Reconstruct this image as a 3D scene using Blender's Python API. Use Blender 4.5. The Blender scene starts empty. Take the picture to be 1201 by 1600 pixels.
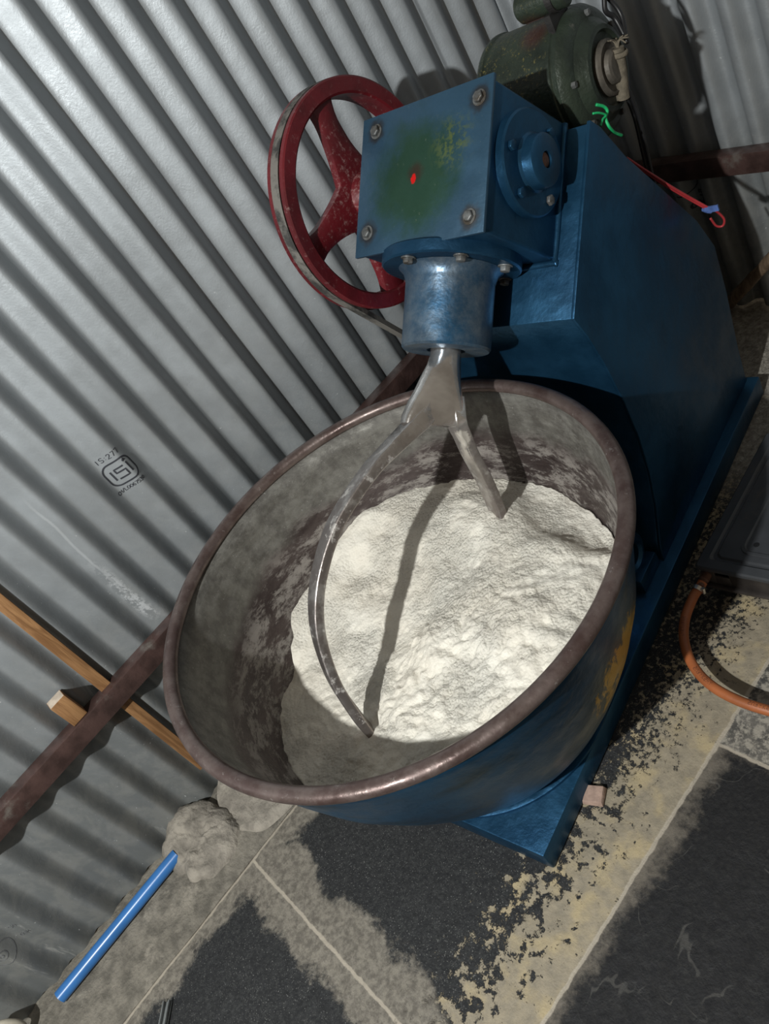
import bpy, bmesh, math, random
from mathutils import Vector, Matrix, noise
random.seed(7)
S = bpy.context.scene
COL = S.collection
PI = math.pi

# ------------------------------------------------------------------ camera, world, lights, exposure
cam_d = bpy.data.cameras.new('camera'); cam = bpy.data.objects.new('camera', cam_d); COL.objects.link(cam)
cam_d.sensor_fit = 'VERTICAL'; cam_d.sensor_height = 36.0; cam_d.lens = 1282.5 * 36 / 1600
cam_d.clip_start = 0.02; cam_d.clip_end = 60
RX = Vector((0.60477249, 0.6224285, -0.4968229)); DN = Vector((0.21077795, -0.72668838, -0.65383229)); FW = Vector((-0.76799928, 0.29070047, -0.57067534))
mw = Matrix.Identity(4)
for i, c in enumerate((RX, -DN, -FW)):
    for j in range(3): mw[j][i] = c[j]
mw.translation = Vector((0, 0, 1.35))
cam.matrix_world = mw
S.camera = cam
S.view_settings.view_transform = 'Standard'; S.view_settings.look = 'None'
S.view_settings.gamma = 1.0; S.view_settings.use_curve_mapping = False
S.view_settings.exposure = 0.0

W = bpy.data.worlds.new('world'); S.world = W; W.use_nodes = True
bg = W.node_tree.nodes['Background']; bg.inputs[0].default_value = (1.0, 0.84, 0.63, 1); bg.inputs[1].default_value = 0.15

def lamp(name, loc, power, size, color, kind='POINT', target=None, sy=None):
    d = bpy.data.lights.new(name, kind); d.energy = power; d.color = color
    if kind == 'POINT': d.shadow_soft_size = size
    else:
        d.shape = 'RECTANGLE'; d.size = size; d.size_y = sy or size
    o = bpy.data.objects.new(name, d); COL.objects.link(o); o.location = loc
    if target is not None:
        o.rotation_euler = (Vector(target) - Vector(loc)).to_track_quat('-Z', 'Y').to_euler()
    return o
lamp('hanging_bulb', (-0.20, -1.20, 2.02), 250, 0.028, (0.98, 1.0, 0.975))
lamp('added_fill', (0.2, -2.6, 2.5), 10, 1.2, (0.95, 0.97, 1.0), 'AREA', (-1.6, 0.2, 1.2), 1.6)  # weak area light added as general fill, no doorway is known there

# ------------------------------------------------------------------ node helper
class N:
    def __init__(s, name, rough=.5, metal=0., spec=.5):
        s.m = bpy.data.materials.new(name); s.m.use_nodes = True; s.t = s.m.node_tree
        s.p = s.t.nodes['Principled BSDF']; s.p.inputs['Roughness'].default_value = rough
        s.p.inputs['Metallic'].default_value = metal; s.p.inputs['Specular IOR Level'].default_value = spec
        s.co = s.t.nodes.new('ShaderNodeTexCoord').outputs['Object']; s.h = None
        s.xyz = s.t.nodes.new('ShaderNodeSeparateXYZ'); s.t.links.new(s.co, s.xyz.inputs[0])
        s.x, s.y, s.z = s.xyz.outputs
    def _in(s, sock, v):
        if hasattr(v, 'links') or isinstance(v, bpy.types.NodeSocket): s.t.links.new(v, sock)
        elif isinstance(v, (tuple, list)):
            v = tuple(v)
            if len(v) == 3 and sock.type == 'RGBA': v = v + (1,)
            sock.default_value = v
        else: sock.default_value = v
    def noise(s, scale, detail=4, rough=.55, dist=0., vec=None, color=False):
        n = s.t.nodes.new('ShaderNodeTexNoise'); s._in(n.inputs['Vector'], vec if vec is not None else s.co)
        n.inputs['Scale'].default_value = scale; n.inputs['Detail'].default_value = detail
        n.inputs['Roughness'].default_value = rough; n.inputs['Distortion'].default_value = dist
        return n.outputs['Color' if color else 'Fac']
    def voro(s, scale, vec=None, out='Distance'):
        n = s.t.nodes.new('ShaderNodeTexVoronoi'); s._in(n.inputs['Vector'], vec if vec is not None else s.co)
        n.inputs['Scale'].default_value = scale; return n.outputs[out]
    def ma(s, op, a, b=0., c=None, clamp=False):
        n = s.t.nodes.new('ShaderNodeMath'); n.operation = op; n.use_clamp = clamp
        s._in(n.inputs[0], a); s._in(n.inputs[1], b)
        if c is not None: s._in(n.inputs[2], c)
        return n.outputs[0]
    def ss(s, v, lo, hi, a=0., b=1.):
        n = s.t.nodes.new('ShaderNodeMapRange'); n.interpolation_type = 'SMOOTHSTEP'
        s._in(n.inputs[0], v); s._in(n.inputs[1], lo); s._in(n.inputs[2], hi); s._in(n.inputs[3], a); s._in(n.inputs[4], b)
        return n.outputs[0]
    def mix(s, f, a, b):
        n = s.t.nodes.new('ShaderNodeMix'); n.data_type = 'RGBA'
        s._in(n.inputs[0], f); s._in(n.inputs[6], a); s._in(n.inputs[7], b); return n.outputs[2]
    def stretch(s, sx, sy, sz):
        n = s.t.nodes.new('ShaderNodeMapping'); s.t.links.new(s.co, n.inputs[0]); n.inputs['Scale'].default_value = (sx, sy, sz); return n.outputs[0]
    def dist(s, p, sc=(1, 1, 1)):
        a = s.ma('MULTIPLY', s.ma('SUBTRACT', s.x, p[0]), sc[0]); b = s.ma('MULTIPLY', s.ma('SUBTRACT', s.y, p[1]), sc[1]); c = s.ma('MULTIPLY', s.ma('SUBTRACT', s.z, p[2]), sc[2])
        return s.ma('SQRT', s.ma('ADD', s.ma('ADD', s.ma('MULTIPLY', a, a), s.ma('MULTIPLY', b, b)), s.ma('MULTIPLY', c, c)))
    def col(s, v): s._in(s.p.inputs['Base Color'], v); return s
    def rough(s, v): s._in(s.p.inputs['Roughness'], v); return s
    def metal(s, v): s._in(s.p.inputs['Metallic'], v); return s
    def bump(s, h, dist=.002, strength=1.):
        n = s.t.nodes.new('ShaderNodeBump'); s._in(n.inputs['Height'], h); n.inputs['Distance'].default_value = dist; n.inputs['Strength'].default_value = strength
        if s.h is not None: s.t.links.new(s.h, n.inputs['Normal'])
        s.h = n.outputs[0]; s.t.links.new(s.h, s.p.inputs['Normal']); return s

def simple(name, c, rough=.5, metal=0., var=.25, scale=30, bump=0.0005, dirt=None, dirtf=.6):
    n = N(name, rough, metal)
    f = n.noise(scale, 5)
    c2 = tuple(max(0, v * (1 - var)) for v in c); c3 = tuple(min(1, v * (1 + var)) for v in c)
    k = n.mix(n.ss(f, .3, .7), c2, c3)
    if dirt: k = n.mix(n.ss(n.noise(scale * .4, 6, .7), dirtf - .08, dirtf + .08), k, dirt)
    n.col(k)
    n.bump(n.noise(scale * 4, 3), bump)
    return n.m

# ---- galvanised sheet
def mat_sheet(name):
    n = N(name, .5, .5)
    g = n.mix(n.ss(n.noise(3, 4), .3, .7), (.315, .335, .35), (.375, .40, .42))
    g = n.mix(n.ma('MULTIPLY', n.noise(60, 6, .7), .35), g, (.44, .475, .51))
    zz = n.ma('ADD', n.z, n.ma('MULTIPLY', n.noise(5, 5, .7), .5))
    low = n.ss(zz, 1.15, .35)                                    # grime on the lower metre, with the wall's dimmer light painted in
    g = n.mix(n.ma('MULTIPLY', low, .80), g, n.mix(n.ss(n.noise(13, 7, .7, .4), .40, .62), (.125, .132, .128), (.20, .20, .185)))
    fleck = n.ma('MULTIPLY', n.ss(n.noise(95, 3, .8), .69, .74), n.ss(n.z, 1.1, .5))
    g = n.mix(n.ma('MULTIPLY', fleck, .75), g, (.78, .80, .80))
    smear = n.ss(n.noise(4, 8, .75, 1.2, n.stretch(1, 3.5, .8)), .60, .68)
    g = n.mix(n.ma('MULTIPLY', smear, n.ss(n.z, .9, .3, 0, .3)), g, (.62, .61, .58))
    wv = n.ma('ABSOLUTE', n.ma('SUBTRACT', n.ma('ADD', n.y, n.ma('MULTIPLY', n.noise(9, 4), .02)), .052))
    sc = n.ma('MULTIPLY', n.ss(wv, .017, .004), n.ma('MULTIPLY', n.ss(n.z, .43, .47), n.ss(n.z, .66, .56)))
    sc = n.ma('MAXIMUM', n.ma('MULTIPLY', sc, n.ss(n.noise(48, 8, .8), .47, .56)), n.ma('MULTIPLY', n.ss(wv, .0035, .001), n.ma('MULTIPLY', n.ss(n.z, .5, .55), n.ss(n.z, .84, .76, 0, .5))))
    g = n.mix(n.ma('MULTIPLY', sc, .7), g, (.66, .68, .70))
    n.col(g); n.rough(n.ss(n.noise(12, 5), .3, .7, .44, .58)); n.metal(n.ss(zz, .4, 1.0, .3, .5))
    n.bump(n.noise(220, 2), .0003)
    n.bump(n.noise(9, 3), .002)
    return n.m
M_SHEET = mat_sheet('galvanised_sheet')

# ---- stone floor
def mat_floor():
    n = N('stone_flags', .75, 0)
    v = n.co
    n1 = n.noise(6, 6, .65); n2 = n.noise(38, 8, .72); n3 = n.noise(140, 5, .7); wob = n.noise(9, 4, .6)
    w = n.ma('MULTIPLY', n.ma('SUBTRACT', n1, .5), .16)
    X = n.ma('ADD', n.x, w); Y = n.ma('ADD', n.y, w)
    dark = n.mix(n.ss(n3, .42, .72), (.010, .0105, .012), (.032, .033, .033))
    dark = n.mix(n.ss(n.noise(400, 2), .62, .74), dark, (.20, .20, .19))
    tan = n.mix(n.ss(n2, .3, .7), (.23, .20, .15), (.34, .29, .21))
    tan = n.mix(n.ss(n.noise(18, 5), .45, .7), tan, (.42, .34, .205))
    grey = n.mix(n.ss(n.noise(70, 8, .75), .38, .62), (.13, .115, .095), (.25, .225, .185))
    def le(a, b, s=.001): return n.ss(n.ma('SUBTRACT', a, b), s, -s)
    def band(v_, c, wd, soft):                                    # 1 at c, fading at distance wd
        return n.ss(n.ma('ABSOLUTE', n.ma('SUBTRACT', v_, c)), wd, max(wd - soft, 0), 0, 1)
    rightof = n.ss(n.x, -.6555, -.6545); below = n.ss(n.y, .4775, .4765)
    kerb = n.ss(n.x, -1.3635, -1.3645)
    # peeling dust left of the long joint
    pl = n.ma('MULTIPLY', n.ma('MULTIPLY', n.ma('SUBTRACT', X, -.96), 3.3, clamp=True), n.ma('SUBTRACT', 1, rightof))
    pl = n.ma('MAXIMUM', pl, n.ma('MULTIPLY', n.ss(n.y, .10, .9, 0, .60), n.ma('SUBTRACT', 1, rightof)))
    pl = n.ma('MULTIPLY', pl, n.ss(n.y, -.30, -.05, .8, 1))
    a2 = n.ma('MULTIPLY', band(Y, -.200, .105, .07), n.ss(n.x, -.72, -.80))
    a3 = n.ma('MULTIPLY', band(X, -1.364, .085, .07), n.ma('SUBTRACT', 1, rightof))
    soft = n.ma('MAXIMUM', a2, a3)
    nz = n.ma('ADD', n.ma('MULTIPLY', n.noise(40, 9, .72), n.ss(Y, .42, .22)), n.ma('MULTIPLY', n.noise(95, 8, .78), n.ss(Y, .22, .42)))
    patch = n.ss(n.ma('SUBTRACT', nz, n.ma('SUBTRACT', .72, n.ma('MULTIPLY', pl, .37))), -.012, .018)
    k = n.mix(patch, dark, tan)
    sp2 = n.ss(n.ma('ADD', n.ma('MULTIPLY', n.noise(60, 9, .78), 1.3), soft), 1.05, 1.5)
    k = n.mix(n.ma('MULTIPLY', sp2, .9), k, grey)
    # right hand slab with its dusty margins
    mr = n.ma('MAXIMUM', n.ss(X, -.57, -.68), n.ma('MULTIPLY', n.ss(Y, .40, .50), .8))
    slab = n.mix(n.ss(n.ma('ADD', n.ma('MULTIPLY', n.noise(55, 9, .78), 1.2), mr), 1.0, 1.65), n.mix(n.ss(n3, .4, .75), (.005, .005, .0065), (.015, .0145, .014)), (.15, .13, .105))
    scr = n.ss(n.ma('ABSOLUTE', n.ma('SUBTRACT', n.noise(7, 3, .5, .6), .52)), .007, .002)
    slab = n.mix(n.ma('MULTIPLY', scr, n.ss(n.noise(10, 3), .48, .58, 0, .2)), slab, (.20, .19, .17))
    speck = n.mix(n.ss(n.noise(75, 8, .75), .44, .58), (.055, .053, .05), (.32, .295, .25))
    speck = n.mix(n.ss(n.noise(8, 4), .4, .7), speck, (.30, .275, .235))
    rs = n.mix(below, speck, slab)
    k = n.mix(rightof, k, rs)
    kb = n.mix(n.ss(n.noise(60, 9, .75, 0, n.stretch(1.6, .7, 1)), .40, .60), (.085, .075, .062), (.225, .20, .165))
    kb = n.mix(n.ss(n.noise(14, 6, .7, 0, n.stretch(3, .6, 1)), .42, .62), kb, (.13, .125, .115))
    k = n.mix(kerb, k, kb)
    far = n.mix(n.ss(n.noise(60, 8, .7), .35, .65), (.20, .18, .155), (.40, .37, .32))
    k = n.mix(n.ss(Y, .95, 1.15), k, far)
    # joints
    jw = n.ma('MULTIPLY', n.ma('SUBTRACT', n.noise(40, 4), .5), .010)
    def joint(v_, c, wd): return n.ss(n.ma('ABSOLUTE', n.ma('SUBTRACT', n.ma('ADD', v_, jw), c)), wd, wd * .4, 0, 1)
    j = n.ma('MAXIMUM', joint(n.x, -.655, .0045), n.ma('MULTIPLY', joint(n.x, -1.364, .0045), .9))
    j = n.ma('MAXIMUM', j, n.ma('MULTIPLY', joint(n.y, -.207, .0045), n.ma('MULTIPLY', n.ss(n.x, -1.366, -1.363), n.ma('SUBTRACT', 1, rightof))))
    j = n.ma('MAXIMUM', j, n.ma('MULTIPLY', joint(n.y, .4775, .0045), rightof))
    j = n.ma('MAXIMUM', j, n.ma('MULTIPLY', joint(n.y, 1.30, .005), .9))
    k = n.mix(n.ma('MULTIPLY', j, .85), k, (.42, .37, .30))
    n.col(k)
    n.rough(n.ss(n2, .3, .7, .55, .85))
    n.bump(n.noise(30, 8, .7), .004)
    n.bump(patch, .0008)
    return n.m
M_FLOOR = mat_floor()

# ---- hammered blue paint
def blue_paint(name, patch=None, dusty=0.):
    n = N(name, .36, .72)
    k = n.mix(n.ss(n.noise(5, 5), .3, .7), (.013, .058, .120), (.020, .090, .178))
    k = n.mix(n.ss(n.noise(14, 6, .7), .58, .72, 0, .45), k, (.012, .050, .100))
    rub = n.ss(n.noise(70, 7, .8), .70, .78)
    k = n.mix(n.ma('MULTIPLY', rub, .5), k, (.42, .50, .52))
    if dusty:
        k = n.mix(n.ma('MULTIPLY', n.ss(n.noise(11, 9, .8), .30, .80), dusty), k, (.30, .33, .34))
    if patch: k = patch(n, k)
    n.col(k); n.rough(n.ss(n.noise(20, 5), .3, .7, .33, .48))
    n.bump(n.noise(45, 3), .0012); n.bump(n.noise(8, 2), .003)
    return n.m
M_BLUE = blue_paint('hammered_blue_paint')
M_TUBE = blue_paint('floury_blue_paint', dusty=.62)
HC = math.cos(math.radians(40)); HS = math.sin(math.radians(40))
def H(x, a, n): return Vector((x, -HC * a - HS * n, -HS * a + HC * n))   # head frame: along machine x, down the spindle, out of the front
def coverpatch(n, k):
    c = H(-.222, -1.150, .226)
    k = n.mix(.55, k, (.055, .105, .150)); n.metal(.45)
    d = n.ma('ADD', n.dist(c), n.ma('MULTIPLY', n.ma('SUBTRACT', n.noise(25, 5, .7), .5), .09))
    k = n.mix(n.ss(d, .125, .05, 0, .85), k, (.020, .062, .022))
    k = n.mix(n.ma('MULTIPLY', n.ss(n.dist(H(-.145, -1.19, .226)), .06, .0), n.ss(n.noise(90, 6, .7), .45, .6)), k, (.12, .16, .05))
    k = n.mix(n.ss(n.noise(130, 6, .8), .62, .72, 0, .35), k, (.35, .36, .30))
    d2 = n.ma('ADD', n.dist(H(-.222, -1.158, .226), (1, 1, 1)), n.ma('MULTIPLY', n.noise(80, 3), .012))
    k = n.mix(n.ss(d2, .030, .012, 0, .6), k, (.055, .012, .008))
    d3 = n.ma('ADD', n.dist(H(-.226, -1.148, .226), (1.6, 1, 1)), n.ma('MULTIPLY', n.noise(160, 3), .009))
    k = n.mix(n.ss(d3, .0145, .011), k, (.75, .010, .008))
    for bx, ba in ((-.322, -1.249), (-.095, -1.245), (-.099, -1.064), (-.328, -1.076)):
        k = n.mix(n.ss(n.ma('ADD', n.dist(H(bx, ba, .226)), n.ma('MULTIPLY', n.noise(60, 3), .02)), .036, .022, 0, .8), k, (.035, .030, .026))
    return k
M_COVER = blue_paint('cover_plate_paint', coverpatch)
def bowlout(n, k):
    k = n.mix(n.ss(n.noise(7, 5, .6, 0, n.stretch(1, 1, 3)), .45, .75, 0, .7), k, (.012, .028, .030))
    st = n.noise(16, 7, .75, .6, n.stretch(1.4, 1.4, .8))
    reg = n.ss(n.dist((.12, .262, .29), (1, 1.0, .95)), .155, .04)
    yel = n.ma('MULTIPLY', n.ss(n.ma('ADD', n.ma('MULTIPLY', reg, .40), st), .76, .86), 1.)
    k = n.mix(n.ma('MULTIPLY', reg, .8), k, (.05, .055, .012))
    return n.mix(yel, k, (.55, .33, .02))
M_BOWL_OUT = blue_paint('bowl_outer_paint', bowlout)

# ---- bowl inside
def mat_bowl_in():
    n = N('worn_bowl_steel', .5, .45)
    ang = n.ma('ARCTAN2', n.ma('ADD', n.x, .243), n.ma('SUBTRACT', n.y, .243))
    cb = n.t.nodes.new('ShaderNodeCombineXYZ'); n.t.links.new(n.ma('MULTIPLY', ang, .16), cb.inputs[0]); n.t.links.new(n.ma('ADD', n.z, n.ma('MULTIPLY', ang, .03)), cb.inputs[1]); n.t.links.new(n.ma('MULTIPLY', n.z, .3), cb.inputs[2])
    rad = n.noise(20, 7, .7, 0, cb.outputs[0]); st = n.noise(34, 10, .8, .25, cb.outputs[0])
    up = n.mix(n.ss(n.noise(30, 6, .7), .35, .65), (.105, .098, .088), (.175, .168, .150))
    up = n.mix(n.ss(n.noise(220, 3), .64, .74, 0, .5), up, (.36, .35, .33))
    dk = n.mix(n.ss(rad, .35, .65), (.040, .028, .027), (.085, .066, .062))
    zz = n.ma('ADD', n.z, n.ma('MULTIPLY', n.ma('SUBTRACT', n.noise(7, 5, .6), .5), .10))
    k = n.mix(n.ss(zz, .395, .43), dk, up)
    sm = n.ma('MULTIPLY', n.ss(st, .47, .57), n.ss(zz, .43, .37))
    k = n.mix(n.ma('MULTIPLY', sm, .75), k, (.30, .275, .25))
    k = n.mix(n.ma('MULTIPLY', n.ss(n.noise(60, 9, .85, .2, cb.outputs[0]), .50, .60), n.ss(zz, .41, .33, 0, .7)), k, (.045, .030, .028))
    n.col(k); n.rough(n.ss(st, .4, .6, .42, .75)); n.metal(n.ss(st, .45, .6, .45, .1))
    n.bump(st, .0015)
    return n.m
M_BOWL_IN = mat_bowl_in()
def mat_rim():
    n = N('worn_brown_rim_steel', .36, .5)
    k = n.mix(n.ss(n.noise(16, 6, .7), .35, .65), (.085, .055, .050), (.15, .115, .105))
    k = n.mix(n.ss(n.noise(60, 7, .8), .60, .70, 0, .7), k, (.40, .37, .35))
    n.col(k); n.rough(n.ss(n.noise(24, 4), .35, .65, .28, .5)); n.bump(n.noise(60, 5), .001); return n.m
M_RIM = mat_rim()

# ---- flour
def mat_flour():
    n = N('flour', .95, 0, .1)
    k = n.mix(n.ss(n.noise(6, 5), .3, .7), (.82, .765, .665), (.87, .835, .75))
    bran = n.ss(n.noise(260, 3, .7), .665, .70)
    k = n.mix(n.ma('MULTIPLY', bran, .55), k, (.42, .33, .22))
    n.col(k)
    g = n.ss(n.noise(7, 3), .42, .60, .3, 1)
    n.bump(n.ma('MULTIPLY', n.noise(130, 6, .75), g), .007)
    n.bump(n.ma('MULTIPLY', n.voro(170), g), -.0025)
    return n.m
M_FLOUR = mat_flour()

# ---- others
def mat_polished():
    n = N('polished_fork_steel', .22, .9)
    st = n.noise(9, 6, .65, .5)
    k = n.mix(n.ss(st, .35, .65), (.50, .47, .45), (.78, .76, .74))
    low = n.ss(n.ma('ADD', n.dist((-.21, .56, .64)), n.ma('MULTIPLY', n.noise(12, 5), .12)), .16, .32)
    k = n.mix(n.ma('MULTIPLY', low, n.ss(n.noise(20, 5, .7, 0), .35, .55, .3, 1)), k, (.30, .265, .25))
    fl = n.ma('MULTIPLY', n.ss(n.noise(28, 7, .75), .55, .62), low)
    k = n.mix(n.ma('MULTIPLY', fl, .75), k, (.52, .50, .47))
    n.col(k); n.rough(n.ss(low, 0, 1, .2, .42)); n.metal(n.ma('SUBTRACT', .9, n.ma('MULTIPLY', fl, .6)))
    n.bump(n.noise(14, 3), .003); n.bump(n.noise(90, 4), .0005)
    return n.m
M_FORK = mat_polished()
def mat_red():
    n = N('red_pulley_paint', .42, .0)
    k = n.mix(n.ss(n.noise(12, 5), .35, .65), (.085, .008, .011), (.14, .011, .016))
    dust = n.ss(n.ma('ADD', n.noise(90, 6, .8), n.ss(n.dist(H(-.43, -1.185, .135)), .19, .05, 0, .07)), .56, .74)
    k = n.mix(n.ma('MULTIPLY', dust, .4), k, (.48, .34, .32))
    n.col(k); n.bump(n.noise(60, 4), .0008); return n.m
M_RED = mat_red()
def mat_motor():
    n = N('oily_green_motor_paint', .4, .2)
    k = n.mix(n.ss(n.noise(10, 5), .35, .65), (.014, .020, .015), (.035, .048, .034))
    k = n.mix(n.ma('MULTIPLY', n.ss(n.noise(130, 6, .8), .56, .64), n.ss(n.x, -.08, -.14)), k, (.16, .14, .05))
    k = n.mix(n.ss(n.dist((-.135, 1.07, .955)), .04, .01, 0, .6), k, (.075, .018, .016))
    k = n.mix(n.ss(n.noise(35, 6, .7), .62, .75, 0, .6), k, (.22, .20, .17))
    n.col(k); n.bump(n.noise(120, 5), .0015); return n.m
M_MOTOR = mat_motor()
M_DARK = simple('dark_metal', (.035, .033, .032), .5, .4, .3, 40)
M_BOLT = simple('dusty_bolt_steel', (.16, .165, .165), .5, .5, .35, 60, dirt=(.07, .058, .046), dirtf=.52)
M_BELT = simple('black_rubber_belt', (.035, .034, .032), .75, 0, .3, 40, dirt=(.16, .15, .135), dirtf=.5)
M_RAIL = simple('brown_primer_rail', (.070, .040, .035), .42, .2, .35, 22, .001, dirt=(.15, .13, .115), dirtf=.62)
M_WOOD = None
def mat_wood(name, a, b):
    n = N(name, .65)
    k = n.mix(n.ss(n.noise(9, 6, .6, 1.0, n.stretch(8, 8, .8)), .35, .65), a, b)
    n.col(k); n.bump(n.noise(20, 5, .6, 0, n.stretch(8, 8, 1)), .001); return n.m
M_WOOD = mat_wood('pine_batten_wood', (.20, .095, .035), (.36, .19, .08))
M_WOODEND = simple('pale_sawn_wood', (.50, .42, .34), .8, 0, .15, 60)
M_STICK = mat_wood('bark_stick_wood', (.10, .065, .04), (.20, .14, .09))
M_MORTAR = simple('dry_mortar', (.25, .225, .19), .92, 0, .3, 28, .004, dirt=(.14, .125, .11), dirtf=.66)
M_BPIPE = simple('blue_plastic_pipe', (.035, .15, .40), .3, 0, .12, 12, .0002)
M_STOVE = simple('black_enamel', (.055, .058, .064), .32, .1, .15, 14, .0005, dirt=(.10, .09, .08), dirtf=.68)
M_STOVEB = simple('greasy_steel_body', (.07, .06, .055), .45, .5, .35, 14, .0008, dirt=(.16, .13, .10), dirtf=.6)
M_HOSE = simple('orange_rubber_hose', (.34, .105, .035), .5, 0, .15, 20, .0005)
M_INK = simple('black_stamp_ink', (.03, .032, .04), .6, 0, .2, 80, .0001)
M_FINK = simple('faded_stamp_ink', (.14, .145, .15), .6, 0, .2, 80, .0001)
M_HINK = simple('hose_print_ink', (.12, .04, .02), .6, 0, .2, 80, .0001)
M_CABLE = simple('black_cable', (.012, .012, .013), .4, 0, .2, 20, .0001)
M_REDW = simple('red_wire', (.36, .03, .035), .4, 0, .2, 20, .0001)
M_BTAPE = simple('blue_tape', (.08, .14, .36), .45, 0, .3, 40, .0005)
M_GREEN = simple('green_string', (.01, .40, .13), .5, 0, .2, 60, .0003)
M_TWINE = simple('grubby_twine', (.13, .11, .08), .85, 0, .3, 80, .001)
M_CLAMP = simple('zinc_clamp', (.62, .60, .56), .3, .9, .2, 60, .0003)
M_CREAM = simple('cream_plastic', (.46, .42, .34), .5, 0, .15, 20, .0005)
M_GREY = simple('grey_plastic', (.16, .17, .17), .5, 0, .2, 40, .0005)
M_CHIP = simple('pinkish_tile_chip', (.36, .25, .20), .85, 0, .2, 50, .001)
M_HOLE = simple('rusty_shaft', (.16, .085, .06), .7, .4, .3, 120, .001)

# ------------------------------------------------------------------ mesh helpers
def mk(name, bm, mat, parent=None, smooth=False, bevel=0., seg=2, auto=None):
    bmesh.ops.recalc_face_normals(bm, faces=bm.faces)
    if bevel:
        es = [e for e in bm.edges if len(e.link_faces) == 2 and e.calc_face_angle(0) > .5]
        bmesh.ops.bevel(bm, geom=es, offset=bevel, segments=seg, affect='EDGES', profile=.5, clamp_overlap=True)
    me = bpy.data.meshes.new(name); bm.to_mesh(me); bm.free()
    for m in (mat if isinstance(mat, (list, tuple)) else [mat]): me.materials.append(m)
    if smooth or bevel:
        for p in me.polygons: p.use_smooth = True
        if auto is not None or bevel:
            me.set_sharp_from_angle(angle=math.radians(auto or 35))
    o = bpy.data.objects.new(name, me); COL.objects.link(o)
    if parent: o.parent = parent
    return o
def tag(o, label=None, cat=None, group=None, kind=None):
    if label: o['label'] = label
    if cat: o['category'] = cat
    if group: o['group'] = group
    if kind: o['kind'] = kind
    return o
def empty(name, loc, rz=0, **k):
    o = bpy.data.objects.new(name, None); COL.objects.link(o); o.location = loc; o.rotation_euler = (0, 0, rz); o.empty_display_size = .05
    return tag(o, **k)
def hexa(bm, pts):                                   # 8 points: bottom loop then top loop
    v = [bm.verts.new(p) for p in pts]
    for f in ((0, 3, 2, 1), (4, 5, 6, 7), (0, 1, 5, 4), (1, 2, 6, 5), (2, 3, 7, 6), (3, 0, 4, 7)): bm.faces.new([v[i] for i in f])
def box(bm, a, b, f=lambda p: p):
    x0, y0, z0 = a; x1, y1, z1 = b
    hexa(bm, [f(Vector(p)) for p in ((x0, y0, z0), (x1, y0, z0), (x1, y1, z0), (x0, y1, z0), (x0, y0, z1), (x1, y0, z1), (x1, y1, z1), (x0, y1, z1))])
def prism(bm, poly, f0, f1):
    A = [bm.verts.new(f0(p)) for p in poly]; B = [bm.verts.new(f1(p)) for p in poly]; n = len(poly)
    bm.faces.new(A); bm.faces.new(B[::-1])
    for i in range(n): bm.faces.new((A[i], A[(i + 1) % n], B[(i + 1) % n], B[i]))
def lathe(bm, prof, org, axis, seg=48, close=False):  # prof: (r, h); r=0 makes a pole
    axis = Vector(axis).normalized(); u = axis.orthogonal().normalized(); w = axis.cross(u); org = Vector(org)
    rings = []
    for r, h in prof:
        c = org + axis * h
        if r < 1e-6: rings.append([bm.verts.new(c)])
        else: rings.append([bm.verts.new(c + (u * math.cos(2 * PI * i / seg) + w * math.sin(2 * PI * i / seg)) * r) for i in range(seg)])
    rr = list(zip(rings[:-1], rings[1:]))
    if close: rr.append((rings[-1], rings[0]))
    for A, B in rr:
        for i in range(seg):
            j = (i + 1) % seg
            if len(A) == 1 and len(B) == 1: continue
            if len(A) == 1: bm.faces.new((A[0], B[i], B[j]))
            elif len(B) == 1: bm.faces.new((A[i], A[j], B[0]))
            else: bm.faces.new((A[i], A[j], B[j], B[i]))
def spline(pts, n=8):
    pts = [Vector(p) for p in pts]; P = [pts[0] * 2 - pts[1]] + pts + [pts[-1] * 2 - pts[-2]]; out = []
    for i in range(1, len(P) - 2):
        for k in range(n):
            t = k / n; a, b, c, d = P[i - 1:i + 3]
            out.append(.5 * ((2 * b) + (c - a) * t + (2 * a - 5 * b + 4 * c - d) * t * t + (3 * b - a - 3 * c + d) * t ** 3))
    out.append(pts[-1]); return out
def sweep(bm, pts, shape, ups=None):                  # shape(i, t) -> list of 2D offsets (side, up)
    n = len(pts); loops = []; prev = None
    for i, p in enumerate(pts):
        t = (pts[min(i + 1, n - 1)] - pts[max(i - 1, 0)]).normalized()
        if ups: up = ups(i / (n - 1))
        else: up = prev if prev is not None else t.orthogonal()
        up = (up - t * up.dot(t)).normalized(); prev = up; side = t.cross(up)
        loops.append([bm.verts.new(p + side * a + up * b) for a, b in shape(i / (n - 1))])
    for A, B in zip(loops[:-1], loops[1:]):
        m = len(A)
        for k in range(m): bm.faces.new((A[k], A[(k + 1) % m], B[(k + 1) % m], B[k]))
    bm.faces.new(loops[0]); bm.faces.new(loops[-1][::-1])
def circ(r, n=12): return [(r * math.cos(2 * PI * k / n), r * math.sin(2 * PI * k / n)) for k in range(n)]
def tube(bm, pts, r, n=12, res=8, smooth=True):
    P = spline(pts, res) if smooth else [Vector(p) for p in pts]
    rf = r if callable(r) else (lambda t: r)
    sweep(bm, P, lambda t: circ(rf(t), n))
def hexbolt(bm, org, axis, r=.010, h=.008, washer=True):
    if washer: lathe(bm, [(0, 0), (r * 1.35, 0), (r * 1.35, .002), (0, .002)], org, axis, 20)
    lathe(bm, [(0, .002), (r, .002), (r, h), (r * .85, h + .0015), (0, h + .0015)], org, axis, 6)

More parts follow.
